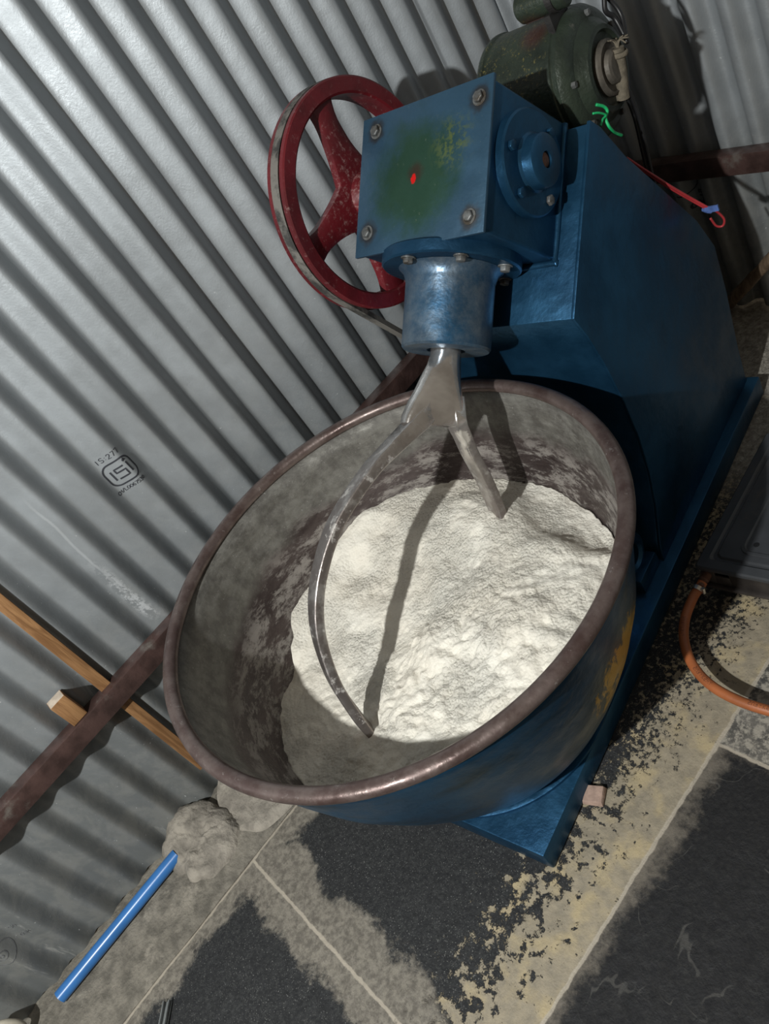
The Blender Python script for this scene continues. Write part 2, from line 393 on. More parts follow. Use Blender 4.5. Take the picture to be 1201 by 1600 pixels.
# ------------------------------------------------------------------ setting: floor, corrugated walls, kerb
XW, YW = -1.60, 1.626
def fl_h(x, y):
    h = 0.0
    if x > -.655 and y < .477: h += .002 * noise.noise(Vector((x * 6, y * 6, 0)))
    for d in (x + .655,):
        h -= .003 * math.exp(-(d / .006) ** 2)
    return h
bm = bmesh.new()
NX, NY = 120, 150
g = [[bm.verts.new((-1.75 + 2.95 * i / NX, -1.9 + 3.75 * j / NY, 0)) for j in range(NY + 1)] for i in range(NX + 1)]
for i in range(NX):
    for j in range(NY): bm.faces.new((g[i][j], g[i + 1][j], g[i + 1][j + 1], g[i][j + 1]))
for row in g:
    for v in row: v.co.z = .0025 * noise.noise(v.co * 7) - .0025
geom = bmesh.ops.extrude_face_region(bm, geom=bm.faces[:])
for v in [e for e in geom['geom'] if isinstance(e, bmesh.types.BMVert)]: v.co.z = -.06
tag(mk('floor', bm, M_FLOOR, smooth=True, auto=60), 'dark stone flagged floor dusted with tan flour along the joints', kind='structure')

PITCH = .0809
def corr(s, ph):                                      # trapezoid-ish corrugation, 0..1
    t = (((s - ph) / PITCH) + .84) % 1.0
    u = t / .54 if t < .54 else (1 - t) / .46                 # long shallow flank, shorter steeper one
    return (.75 * (.5 - .5 * math.cos(PI * u)) + .25 * u - .5) * .0255
LPH = .087
def left_x(y, z): return XW + corr(y, LPH) + .003 * noise.noise(Vector((y * 2, z * 2, 3)))
RPH = 1.106
def rcorr(x):
    t = ((RPH + x) / .079 - .18) % 1.0
    return -math.tanh(1.3 * math.cos(2 * PI * t)) / math.tanh(1.3) * .0155
def back_y(x, z): return YW - rcorr(x) + .003 * noise.noise(Vector((x * 2, z * 2, 9)))
def sheet(name, lo, hi, z0, z1, fn, label, seams):
    bm = bmesh.new(); n = int((hi - lo) / PITCH * 24); m = 40
    rows = []
    for k, off in ((0, 0.0), (1, -.0012)):
        L = []
        for i in range(n + 1):
            s = lo + (hi - lo) * i / n
            st = sum(.0035 for q in seams if s > q)          # each sheet laps over the last one
            L.append([bm.verts.new(fn(s, z0 + (z1 - z0) * j / m, off)) for j in range(m + 1)])
        rows.append(L)
    for L in rows:
        for i in range(n):
            for j in range(m): bm.faces.new((L[i][j], L[i + 1][j], L[i + 1][j + 1], L[i][j + 1]))
    A, B = rows
    for i in range(n):
        for j in (0, m): bm.faces.new((A[i][j], A[i + 1][j], B[i + 1][j], B[i][j]))
    for j in range(m):
        for i in (0, n): bm.faces.new((A[i][j], A[i][j + 1], B[i][j + 1], B[i][j]))
    return tag(mk(name, bm, M_SHEET, smooth=True, auto=70), label, kind='structure')
def lap(s, seams): 
    o = 0
    for q in seams:
        if q - .05 <= s < q: o = max(o, .0030 * min(1, (s - q + .05) / .03))
    return o
LS = (.557, 1.405); RS = (-.9,)
wl = sheet('wall_left', -1.9, 1.66, .004, 2.6, lambda s, z, o: (left_x(s, z) + o + lap(s, LS), s, z), 'grey corrugated metal sheet wall on the left', ())
wb = sheet('wall_back', -1.60, 1.2, .004, 2.6, lambda s, z, o: (s, back_y(s, z) - o - lap(s, RS), z), 'grey corrugated metal sheet wall behind the green motor', ())

# kerb of mortar along the wall foot
bm = bmesh.new(); n = 90; prof = [(-1.366, .001), (-1.375, .004), (-1.42, .008), (-1.50, .012), (-1.585, .016), (-1.60, .012)]
L = [[bm.verts.new((x + (.003 * noise.noise(Vector((y * 9, x * 9, 1))) if k == 0 else 0), y, z + .004 * noise.noise(Vector((x * 14, y * 14, 5))) * (k > 0))) for k, (x, z) in enumerate(prof)]
     + [bm.verts.new((-1.60, y, -.02)), bm.verts.new((-1.366, y, -.02))] for y in [-1.85 + 3.4 * i / n for i in range(n + 1)]]
for A, B in zip(L[:-1], L[1:]):
    for k in range(len(A)): bm.faces.new((A[k], A[(k + 1) % len(A)], B[(k + 1) % len(A)], B[k]))
bm.faces.new(L[0]); bm.faces.new(L[-1][::-1])
M_KERB = simple('grey_brown_kerb_mortar', (.16, .145, .12), .9, 0, .35, 30, .004, dirt=(.26, .235, .195), dirtf=.60)
tag(mk('trim_1', bm, M_KERB, smooth=True, auto=50), 'low mortar kerb at the foot of the left wall', kind='structure')

# rails fixed to the walls
bm = bmesh.new(); box(bm, (XW + .0135, -1.88, .384), (-1.552, 1.56, .432))
tag(mk('steel_rail', bm, M_RAIL, bevel=.002), 'long rusty brown steel rail running behind the bowl along the left wall', 'rail')
bm = bmesh.new(); box(bm, (-1.544, YW - .050, .400), (1.15, YW - .0160, .450))
tag(mk('steel_rail', bm, M_RAIL, bevel=.002), 'brown steel rail on the back wall right of the green motor', 'rail')
bm = bmesh.new(); box(bm, (-1.50, YW - .05, .450), (-1.44, YW - .0160, 2.2))
tag(mk('steel_post', bm, M_RAIL, bevel=.002), 'upright brown steel post in the corner behind the motor', 'post')

# wooden batten and block wedged behind the left rail
bm = bmesh.new(); f = lambda p: Vector((p.x, p.y + .012 * (p.z - .4) + (.004 if p.z > .7 else 0), p.z))
box(bm, (-1.5865, -.142, .10), (-1.5735, -.117, 1.15), f)
o = mk('wooden_batten', bm, M_WOOD, bevel=.001)
o.location.x = .001
tag(o, 'long thin orange-brown wooden batten standing against the corrugated left wall', 'batten')
bm = bmesh.new(); box(bm, (-1.5865, -.222, .434), (-1.556, -.186, .500))
for fc in bm.faces: fc.material_index = 1 if fc.calc_center_median().z > .499 else 0
tag(mk('wood_block', bm, [M_WOOD, M_WOODEND], bevel=.001), 'short wooden block with pale sawn end wedged behind the left rail', 'wood block')
for o in (bpy.data.objects['wood_block'],): o.location.x = -.0

# mortar lump broken over the kerb
bm = bmesh.new()
def lump(name, c, outline, h, label, par=None):
    bm = bmesh.new(); K = 26; rings = []
    for k in range(K + 1):
        t = k / K; ring = []
        for j in range(72):
            a = 2 * PI * j / 72 + .02 * math.sin(k * 1.7)
            r = outline(a) * (1 - t)
            x = c[0] + r * math.cos(a); y = c[1] + r * math.sin(a) * 1.0
            z = .006 + h * (1 - (1 - t) ** 6) ** .8 * (.9 + .35 * noise.noise(Vector((x * 15, y * 15, 2)))) + .006 * noise.fractal(Vector((x * 50, y * 50, 7)), .8, 2, 4) * min(1, t * 4)
            z += max(0, (-1.50 - x)) * .35
            ring.append(bm.verts.new((x, y, z if t > 0 else .004)))
        rings.append(ring)
    for A, B in zip(rings[:-1], rings[1:]):
        for j in range(72): bm.faces.new((A[j], A[(j + 1) % 72], B[(j + 1) % 72], B[j]))
    bmesh.ops.remove_doubles(bm, verts=bm.verts, dist=.0005)
    bm.faces.new([v for v in rings[0]][::-1])
    o = mk(name, bm, M_MORTAR, par, smooth=True, auto=60)
    return o if par else tag(o, label, 'mortar')
ml = lump('mortar_lump', (-1.508, -.255), lambda a: .080 + .020 * abs(math.cos(a - .3)) + .014 * noise.noise(Vector((math.cos(a) * 2.2, math.sin(a) * 2.2, 4))) + .004 * noise.noise(Vector((math.cos(a) * 9, math.sin(a) * 9, 1))), .030,
     'rough grey mortar lump at the wall foot above the blue pipe')
lump('flat_patch', (-1.485, -.02), lambda a: .10 + .075 * abs(math.sin(a)) + .012 * noise.noise(Vector((math.cos(a) * 2, math.sin(a) * 2, 14))), .014, None, ml)

# blue pipe
bm = bmesh.new(); P = [Vector((-1.532, -.668, .029)), Vector((-1.530, -.310, .031))]
ax = (P[1] - P[0]); lathe(bm, [(.011, .0), (.0150, 0), (.0150, ax.length), (.011, ax.length), (.011, 0)], P[0], ax, 28)
tag(mk('plastic_pipe', bm, M_BPIPE, smooth=True, auto=40), 'bright blue plastic pipe lying along the foot of the left wall', 'pipe')
# cream ring
bm = bmesh.new(); pts = [Vector((-1.545 + .010 * math.cos(a), -.79 + .042 * math.cos(a), .075 + .042 * math.sin(a))) for a in [2 * PI * k / 40 for k in range(40)]]
loops = []
for k, p in enumerate(pts):
    t = (pts[(k + 1) % 40] - pts[k - 1]).normalized(); c = Vector((-1.545, -.79, .075)); up = (p - c); up = (up - t * up.dot(t)).normalized(); s = t.cross(up)
    loops.append([bm.verts.new(p + s * a * .8 + up * b) for a, b in circ(.012, 12)])
for k in range(40):
    A, B = loops[k], loops[(k + 1) % 40]
    for j in range(12): bm.faces.new((A[j], A[(j + 1) % 12], B[(j + 1) % 12], B[j]))
o = mk('plastic_ring', bm, M_CREAM, smooth=True); o.location.z = -.008
tag(o, 'cream plastic ring leaning on the left wall beyond the end of the blue pipe', 'ring')
# grey bar
bm = bmesh.new(); a = Vector((-1.300, -.497, 0)); d = (Vector((-1.262, -.535, 0)) - a).normalized(); s = Vector((-d.y, d.x, 0))
def fbar(p): return a + d * p.x + s * p.y + Vector((0, 0, p.z))
box(bm, (0, -.008, 0), (.12, .008, .004), fbar); box(bm, (0, -.008, .004), (.12, -.005, .012), fbar); box(bm, (0, .005, .004), (.12, .008, .012), fbar)
tag(mk('plastic_channel', bm, M_GREY, bevel=.0006), 'short grey plastic channel lying on the dark floor at the bottom edge', 'channel')
# chip
bm = bmesh.new()
hexa(bm, [(-.8115, .300, -.001), (-.800, .266, -.001), (-.764, .281, -.001), (-.778, .314, -.001), (-.809, .298, .010), (-.799, .269, .009), (-.767, .284, .009), (-.780, .311, .011)])
tag(mk('tile_chip', bm, M_CHIP, bevel=.0015), 'small pinkish tile chip on the floor beside the blue base', 'tile chip')

# stamps printed on the sheets
def stamp_strokes(strokes, w, mapper, mat, name, parent):
    bm = bmesh.new()
    for st in strokes:
        P = []
        for (a, b), (c, d) in zip(st[:-1], st[1:]):
            k = max(1, int(math.hypot(c - a, d - b) / .004))
            P += [(a + (c - a) * i / k, b + (d - b) * i / k) for i in range(k)]
        P.append(st[-1])
        ws = w(st) if callable(w) else w
        prev = None
        for i, (u, v) in enumerate(P):
            a, b = P[max(i - 1, 0)], P[min(i + 1, len(P) - 1)]
            tx, ty = b[0] - a[0], b[1] - a[1]; l = math.hypot(tx, ty) or 1; nx, ny = -ty / l * ws / 2, tx / l * ws / 2
            c1, c2 = (u + nx, v + ny), (u - nx, v - ny)
            q = [bm.verts.new(mapper(c1[0], c1[1], 1)), bm.verts.new(mapper(c2[0], c2[1], 1)), bm.verts.new(mapper(c2[0], c2[1], 0)), bm.verts.new(mapper(c1[0], c1[1], 0))]
            if prev:
                for j in range(4): bm.faces.new((prev[j], prev[(j + 1) % 4], q[(j + 1) % 4], q[j]))
            else: bm.faces.new(q)
            prev = q
        bm.faces.new(prev[::-1])
    return mk(name, bm, mat, parent)
GL = {  # tiny stroke font on a 0..1 x 0..1.5 cell
 'I': [[(.5, 0), (.5, 1.5)]], 'S': [[(1, 1.3), (.7, 1.5), (.3, 1.5), (0, 1.2), (.1, .9), (.9, .6), (1, .3), (.7, 0), (.3, 0), (0, .2)]],
 ':': [[(.5, .3), (.5, .42)], [(.5, .95), (.5, 1.07)]], '2': [[(0, 1.2), (.3, 1.5), (.8, 1.45), (1, 1.1), (.7, .7), (0, 0), (1, 0)]],
 '7': [[(0, 1.5), (1, 1.5), (.4, 0)]], 'C': [[(1, 1.3), (.6, 1.5), (.1, 1.2), (0, .7), (.2, .1), (.6, 0), (1, .2)]], 'M': [[(0, 0), (0, 1.5), (.5, .6), (1, 1.5), (1, 0)]],
 '/': [[(0, -.1), (1, 1.6)]], 'L': [[(0, 1.5), (0, 0), (1, 0)]], '0': [[(.5, 0), (0, .4), (0, 1.1), (.5, 1.5), (1, 1.1), (1, .4), (.5, 0)]],
 '9': [[(1, .9), (.5, .7), (0, 1), (.2, 1.45), (.7, 1.5), (1, 1.1), (.9, .4), (.5, 0), (.1, .1)]], '6': [[(.9, 1.4), (.4, 1.4), (0, .8), (.1, .2), (.6, 0), (1, .4), (.7, .8), (.1, .7)]],
 '5': [[(1, 1.5), (.1, 1.5), (0, .9), (.7, .95), (1, .5), (.6, 0), (0, .15)]], 'G': [[(1, 1.3), (.6, 1.5), (.1, 1.2), (0, .7), (.2, .1), (.6, 0), (1, .2), (1, .7), (.6, .7)]],
 '8': [[(.5, .8), (.1, 1.1), (.5, 1.5), (.9, 1.1), (.5, .8), (0, .4), (.5, 0), (1, .4), (.5, .8)]], '3': [[(0, 1.4), (.6, 1.5), (.9, 1.1), (.4, .8), (1, .4), (.5, 0), (0, .1)]],
 'U': [[(0, 1.5), (0, .4), (.5, 0), (1, .4), (1, 1.5)]], 'R': [[(0, 0), (0, 1.5), (.8, 1.4), (.9, 1), (.7, .8), (0, .75)], [(.5, .75), (1, 0)]],
 'A': [[(0, 0), (.5, 1.5), (1, 0)], [(.2, .5), (.8, .5)]], 'K': [[(0, 0), (0, 1.5)], [(1, 1.5), (0, .7), (1, 0)]], 'H': [[(0, 0), (0, 1.5)], [(1, 0), (1, 1.5)], [(0, .75), (1, .75)]],
 ' ': []}
def text(s, x, y, h, sp=.35):
    out = []; w = h / 1.5 * .85; cx = x
    for ch in s:
        ww = w * (.35 if ch == ':' else 1)
        for st in GL[ch]: out.append([(cx + px * ww, y + py * h / 1.5) for px, py in st])
        cx += ww + w * sp * 1.2
    return out
def arc(cx, cy, r, a0, a1, n=6): return [(cx + r * math.cos(math.radians(a0 + (a1 - a0) * k / n)), cy + r * math.sin(math.radians(a0 + (a1 - a0) * k / n))) for k in range(n + 1)]
# wall-left mapper: u -> +y, v -> +z
def mapL(u, v, k): return (left_x(u, v) + lap(u, LS) + (.0009 if k else -.0005), u, v)
cy_, cz_ = .209, .728
w_, h_, r_ = .029, .026, .016
fr_ = arc(cy_ + w_ - r_, cz_ + h_ - r_, r_, 90, 0) + arc(cy_ + w_ - r_, cz_ - h_ + r_, r_, 0, -90) + arc(cy_ - w_ + r_, cz_ - h_ + r_, r_, -90, -180) + arc(cy_ - w_ + r_, cz_ + h_ - r_, r_, 180, 90)
fr_.append(fr_[0])
def T(pts): return [(cy_ + a * .001, cz_ + b * .001) for a, b in pts]
isi = [fr_, T([(-17, 10), (-17, -13)]), T([(9, 10), (-9, 10), (-9, 1), (9, 1), (9, -13), (-11, -13)]), T([(18, 12), (18, -12)]), T([(14.5, 17), (21, 17), (18, 21), (14.5, 17)])]
stamp_strokes(isi, lambda s: .0034, mapL, M_INK, 'certification_mark', wl)
tt = text('IS:277', .184, .764, .0105, .45)
stamp_strokes(tt, .0013, mapL, M_INK, 'standard_number', wl)
stamp_strokes(text('CM/L0067530', .174, .687, .0075, .25), .0011, mapL, M_INK, 'licence_number', wl)
ring_ = [arc(-.668, .172, .030, 0, 360, 24), arc(-.668, .172, .012, 0, 360, 16), arc(-.668, .172, .004, 0, 360, 8)]
stamp_strokes(ring_, .0022, mapL, M_FINK, 'faded_round_stamp', wl)
stamp_strokes(text('50', -.622, .185, .010) + text('GSM', -.625, .150, .009), .0014, mapL, M_FINK, 'faded_stamp_letters', wl)
def mapR(u, v, k): return (u, back_y(u, v) - lap(u, RS) - (.0009 if k else -.0005), v)
stamp_strokes(text('50', -1.250, .318, .016) + text('GSM80', -1.270, .292, .013, .2), .0036, mapR, M_INK, 'weight_stamp', wb)
stamp_strokes([arc(-1.275, .365, .030, 20, -120, 12)], .0025, mapR, M_INK, 'curved_stamp_line', wb)

# ------------------------------------------------------------------ the dough kneading machine
TH = math.atan2(.183, .983)
Q = Vector((-.777, .146, 0))
ROOT = empty('dough_mixer', Q, TH, label='big blue flour kneading machine with tilted head, open bowl and red pulley', cat='dough mixer')
EX = Vector((1, 0, 0)); EA = H(0, 1, 0); EN = H(0, 0, 1)

# base
bm = bmesh.new()
box(bm, (-.486, 0, .0), (0, 1.185, .050))
base = mk('base', bm, M_BLUE, ROOT, bevel=.003)
bm = bmesh.new(); lathe(bm, [(0, .049), (.242, .049), (.2465, .052), (.2465, .057), (.240, .060), (.225, .060), (.215, .067), (0, .067)], (-.243, .243, 0), (0, 0, 1), 80)
mk('turntable_ring', bm, M_BLUE, ROOT, smooth=True, auto=35)

# column with its leaning side profile
side = [(.954, .825), (.835, .728), (.702, .620), (.716, .572), (.727, .500), (.733, .405), (.730, .313), (.716, .235), (.690, .160), (.650, .090), (.640, .050),
        (1.168, .050), (1.178, .147), (1.205, .275), (1.216, .387), (1.179, .474), (1.098, .597), (1.016, .720), (.975, .800)]
bm = bmesh.new(); prism(bm, side, lambda p: Vector((-.388, p[0], p[1])), lambda p: Vector((-.031, p[0], p[1])))
column = mk('column', bm, M_BLUE, ROOT, bevel=.002)
cy0, cz0 = .93, .45
bm = bmesh.new(); out = [(y + (y - cy0) * .012, z + (z - cz0) * .012 if z > .06 else z) for y, z in side]
prism(bm, out, lambda p: Vector((-.031, p[0], p[1])), lambda p: Vector((-.024, p[0], p[1])))
mk('side_plate', bm, M_BLUE, ROOT, bevel=.0015)

# gearbox
bm = bmesh.new(); box(bm, (-.352, -1.272, .018), (-.074, -1.040, .218), lambda p: H(*p))
gb = mk('gearbox', bm, M_BLUE, ROOT, bevel=.006, seg=3)
bm = bmesh.new(); box(bm, (-.357, -1.277, .218), (-.070, -1.036, .225), lambda p: H(*p))
cv = mk('cover_plate', bm, M_COVER, gb, bevel=.0015); cv['label'] = 'cover plate with dark green patch and red dot'
for bx, ba in ((-.322, -1.249), (-.095, -1.245), (-.099, -1.064), (-.328, -1.076)):
    bm = bmesh.new(); hexbolt(bm, H(bx, ba, .2245), EN, .0095, .007); mk('bolt', bm, M_BOLT, gb, bevel=.0006)
FC = (-1.170, .122)
bm = bmesh.new(); lathe(bm, [(0, -.075), (.084, -.075), (.084, -.061), (.081, -.058), (.047, -.057), (.043, -.053), (.041, -.036), (.038, -.034), (.013, -.034), (.013, -.050), (0, -.050)], H(0, *FC), EX, 64)
bf = mk('bearing_flange', bm, M_BLUE, gb, smooth=True, auto=35)
bm = bmesh.new(); lathe(bm, [(0, -.050), (.0115, -.050), (.0115, -.038), (.009, -.037), (0, -.037)], H(0, *FC), EX, 24); mk('shaft_end', bm, M_HOLE, gb, smooth=True, auto=35)
for an in (-150, 95, 30, -45):
    p = (FC[0] + .066 * math.cos(math.radians(an)), FC[1] + .066 * math.sin(math.radians(an)))
    bm = bmesh.new(); hexbolt(bm, H(-.059, *p), EX, .009, .007, False); mk('bolt', bm, M_BLUE if an != -45 else M_BOLT, gb, bevel=.0006)
# weld bead between gearbox and column
bm = bmesh.new(); tube(bm, [H(-.074, -1.27, .022), H(-.073, -1.16, .023), H(-.074, -1.045, .022), H(-.09, -1.036, .022), H(-.33, -1.036, .022)], .006, 8, 6)
mk('weld_bead', bm, M_BLUE, ROOT, smooth=True)

# spindle housing
SX, SN = -.219, .122
def A0(a): return H(SX, a, SN)
bm = bmesh.new(); lathe(bm, [(0, -1.019), (.092, -1.0185), (.083, -1.010), (.0785, -.995), (.0785, -.884), (.0755, -.880), (.034, -.880), (.034, -.90), (0, -.90)], H(SX, 0, SN), EA, 72)
sh = mk('spindle_housing', bm, M_TUBE, ROOT, smooth=True, auto=32)
bm = bmesh.new(); lathe(bm, [(0, -1.043), (.119, -1.043), (.122, -1.040), (.122, -1.022), (.119, -1.019), (0, -1.019)], H(SX, 0, SN), EA, 72)
mk('housing_flange', bm, M_BLUE, sh, smooth=True, auto=32)
for k in range(6):
    an = math.radians(93 - 52 * k)
    bm = bmesh.new(); hexbolt(bm, H(SX + .104 * math.cos(an), -1.019, SN + .104 * math.sin(an)), EA, .0095, .009); mk('bolt', bm, M_BOLT, sh, bevel=.0006)

# kneading fork: hub flaring into two tines
def rrect(w, h, r, n=4):
    out = []; r = min(r, w * .98, h * .98)
    for cx, cy, a0 in ((w - r, h - r, 0), (-w + r, h - r, 90), (-w + r, -h + r, 180), (w - r, -h + r, 270)):
        out += [(cx + r * math.cos(math.radians(a0 + 90 * k / n)), cy + r * math.sin(math.radians(a0 + 90 * k / n))) for k in range(n + 1)]
    return out
ph = math.radians(-62); SD = EX * math.cos(ph) + EN * math.sin(ph); ND = SD.cross(EA)
bm = bmesh.new()
secs = [(-.905, .027, .027, 0, .027), (-.872, .027, .027, 0, .027), (-.855, .029, .027, -.002, .025), (-.835, .034, .026, -.006, .022), (-.81, .041, .024, -.009, .018), (-.785, .050, .0225, -.012, .015), (-.762, .057, .020, -.014, .013), (-.748, .057, .017, -.016, .011)]
loops = []
for a, w, h, off, r in secs:
    c = A0(a) + SD * off
    loops.append([bm.verts.new(c + SD * u + ND * v) for u, v in rrect(w, h, r)])
for A, B in zip(loops[:-1], loops[1:]):
    for k in range(len(A)): bm.faces.new((A[k], A[(k + 1) % len(A)], B[(k + 1) % len(A)], B[k]))
bm.faces.new(loops[0]); bm.faces.new(loops[-1][::-1])
fork = mk('kneading_fork', bm, M_FORK, ROOT, smooth=True, auto=40); fork['label'] = 'polished steel two-tined fork'
def tine(pts, ws, ths, upf, name):
    bm = bmesh.new(); P = spline(pts, 7)
    def itp(L, t):
        x = t * (len(L) - 1); i = min(int(x), len(L) - 2); return L[i] + (L[i + 1] - L[i]) * (x - i)
    sweep(bm, P, lambda t: rrect(itp(ths, t), itp(ws, t), .0035, 3), upf)
    return mk(name, bm, M_FORK, fork, smooth=True, auto=30)
_p = [A0(-.80) + SD * -.016, A0(-.757) + SD * -.040]
LT = [tuple(_p[0]), tuple(_p[1]), (-.258, .404, .608), (-.273, .350, .606), (-.290, .270, .592), (-.299, .213, .571), (-.303, .152, .536), (-.302, .109, .497), (-.298, .078, .452), (-.288, .050, .395), (-.272, .032, .330), (-.260, .025, .286)]
lc = Vector((-.25, .30, .40))
def lup(t): return (Vector((-.30, .20, .40)) - Vector((-.60, -.35, 1.0)) * 0 + Vector((0, 0, 0))) and None
# broad face turned outward from the bowl centre and up: broad direction is set per point
def lbroad(t):
    a = SD * 1.0; b = EX * .85 - EN * .10 + EA * -.15
    return (EX * .95 + EN * -.05 + EA * -.45 + Vector((0, 0, 0))) * (1 - t) + (EX * .75 + Vector((0, -.45, .25))) * t
tine(LT, [.018, .023, .024, .0225, .020, .0180, .0170, .0165, .0165, .0175, .0205, .0195], [.016, .016, .012, .010, .0095, .009, .009, .009, .009, .009, .009, .007], lbroad, 'tine')
RT = [tuple(A0(-.80) + SD * .022), tuple(A0(-.757) + SD * .030), (-.2135, .519, .520), (-.2145, .514, .485), (-.2145, .511, .440), (-.2135, .504, .392), (-.211, .490, .340), (-.20, .46, .29)]
tine(RT, [.018, .021, .021, .0205, .021, .0215, .0215, .019], [.012, .011, .010, .010, .010, .009, .009, .008], lambda t: EX * .92 + Vector((0, -.35, .15)), 'tine')

# bowl
BC = Vector((-.243, .243, 0))
def tilt(v):
    k = max(0, v.z - .08) / .44
    v.z += k * (-.055 * (v.x - BC.x) + .007 * (v.y - BC.y)); return v
outer = [(0, .068), (.20, .068), (.218, .070), (.236, .076), (.256, .092), (.280, .126), (.313, .182), (.347, .250), (.378, .325), (.398, .400), (.413, .470), (.421, .512)]
inner = [(r - .006, z + .003) for r, z in outer[::-1]]; inner[-1] = (0, .074); inner[-2] = (.20, .074)
bm = bmesh.new(); lathe(bm, outer + inner, BC, (0, 0, 1), 144)
n_out = 144 * (len(outer) - 1)
bmesh.ops.recalc_face_normals(bm, faces=bm.faces)
bm.faces.ensure_lookup_table()
for i, fc in enumerate(bm.faces): fc.material_index = 0 if i < n_out else 1
for v in bm.verts:
    tilt(v.co)
bowl = None
def mk2(name, bm, mats, parent):
    me = bpy.data.meshes.new(name); bm.to_mesh(me); bm.free()
    for m in mats: me.materials.append(m)
    for p in me.polygons: p.use_smooth = True
    o = bpy.data.objects.new(name, me); COL.objects.link(o); o.parent = parent; return o
bowl = mk2('bowl', bm, [M_BOLT, M_BOWL_IN], ROOT)
bowl.data.materials[0] = M_BOWL_OUT
bm = bmesh.new()
lathe(bm, [(.4205 + .0135 * math.cos(a), .514 + .0115 * math.sin(a)) for a in [2 * PI * k / 14 for k in range(14)]], BC, (0, 0, 1), 144, close=True)
for v in bm.verts:
    a = math.atan2(v.co.y - BC.y, v.co.x - BC.x)
    w = 1 + .004 * math.sin(2 * a + .5)
    tilt(v.co)
    v.co.x = BC.x + (v.co.x - BC.x) * w; v.co.y = BC.y + (v.co.y - BC.y) * w
mk('rolled_rim', bm, M_RIM, bowl, smooth=True)['label'] = 'worn brown rolled rim'

# red driven pulley on the left end of the worm shaft
WC = (-1.187, .133)
def Wp(x, ang, r): return H(x, WC[0] + r * math.cos(ang), WC[1] + r * math.sin(ang))
org = H(0, *WC)
bm = bmesh.new()
rim = [(.180, -.472), (.180, -.428), (.184, -.425), (.208, -.425), (.211, -.427), (.211, -.436), (.199, -.446), (.199, -.452), (.211, -.462), (.211, -.470), (.208, -.472)]
lathe(bm, rim, org, EX, 96, close=True)
pul = mk('pulley', bm, M_RED, ROOT, smooth=True, auto=30)
bm = bmesh.new(); lathe(bm, [(.0, -.478), (.042, -.478), (.045, -.474), (.050, -.455), (.045, -.430), (.038, -.415), (0, -.415)], org, EX, 40); mk('hub', bm, M_RED, pul, smooth=True, auto=35)
bm = bmesh.new(); lathe(bm, [(0, -.47), (.016, -.47), (.016, -.34), (0, -.34)], org, EX, 24); mk('shaft', bm, M_DARK, pul, smooth=True, auto=35)
for an in (134, 44, -30, -120):
    a0 = math.radians(an); bm = bmesh.new(); secs = []
    for k in range(11):
        t = k / 10; r = .035 + .150 * t
        hw = .030 * (1 - t) ** 2.6 + .0215 + .060 * max(0, t - .72) ** 1.5
        skew = .10 * (t - .5) * (1 if an in (134, -120) else -1)
        x1 = -.431 - .004 * t; x0 = x1 - .020
        cs = []
        for s_, x in ((-1, x0), (1, x0), (1, x1 - .004), (.72, x1), (-.72, x1), (-1, x1 - .004)):
            c = Wp(x, a0 + skew, r) + (Wp(0, a0 + skew + PI / 2, 1) - H(0, *WC)) * (s_ * hw * (1 if x == x0 else 1))
            cs.append(bm.verts.new(c))
        secs.append(cs)
    for A, B in zip(secs[:-1], secs[1:]):
        for k in range(6): bm.faces.new((A[k], A[(k + 1) % 6], B[(k + 1) % 6], B[k]))
    bm.faces.new(secs[0]); bm.faces.new(secs[-1][::-1])
    mk('spoke', bm, M_RED, pul, smooth=True, auto=40)
# v-belt: round the pulley and down to the small drive pulley behind the column
def to_yz(p): return Vector((p.y, p.z))
c1 = to_yz(H(0, *WC)); R1 = .2065; c2 = Vector((.985, .235)); R2 = .050
d = c2 - c1; D = d.length; base_a = math.atan2(d.y, d.x); be = math.acos((R1 - R2) / D)
pth = []
for k in range(61):
    a = base_a + be + (2 * PI - 2 * be) * k / 60; pth.append((c1.x + R1 * math.cos(a), c1.y + R1 * math.sin(a)))
for k in range(13):
    a = base_a - be + (2 * be) * k / 12; pth.append((c2.x + R2 * math.cos(a), c2.y + R2 * math.sin(a)))
bm = bmesh.new(); loops = []; n = len(pth)
for k in range(n):
    p = Vector(pth[k]); tg = (Vector(pth[(k + 1) % n]) - Vector(pth[k - 1])).normalized(); nn = Vector((tg.y, -tg.x))
    if k < 61: nn = (p - c1).normalized()
    else: nn = (p - c2).normalized()
    cs = []
    for x, o_ in ((-.4425, -.006), (-.4385, .0055), (-.4595, .0055), (-.4555, -.006)):
        q = p + nn * o_; cs.append(bm.verts.new((x, q.x, q.y)))
    loops.append(cs)
for k in range(n):
    A, B = loops[k], loops[(k + 1) % n]
    for j in range(4): bm.faces.new((A[j], A[(j + 1) % 4], B[(j + 1) % 4], B[j]))
mk('drive_belt', bm, M_BELT, ROOT, smooth=True, auto=30)
bm = bmesh.new(); lathe(bm, [(0, -.475), (.058, -.475), (.058, -.465), (.045, -.455), (.045, -.443), (.058, -.433), (.058, -.425), (0, -.425)], (0, c2.x, c2.y), EX, 40)
sp_ = mk('drive_pulley', bm, M_DARK, ROOT, smooth=True, auto=30)
bm = bmesh.new(); lathe(bm, [(0, -.43), (.013, -.43), (.013, -.385), (0, -.385)], (0, c2.x, c2.y), EX, 20); mk('shaft', bm, M_DARK, sp_, smooth=True, auto=30)

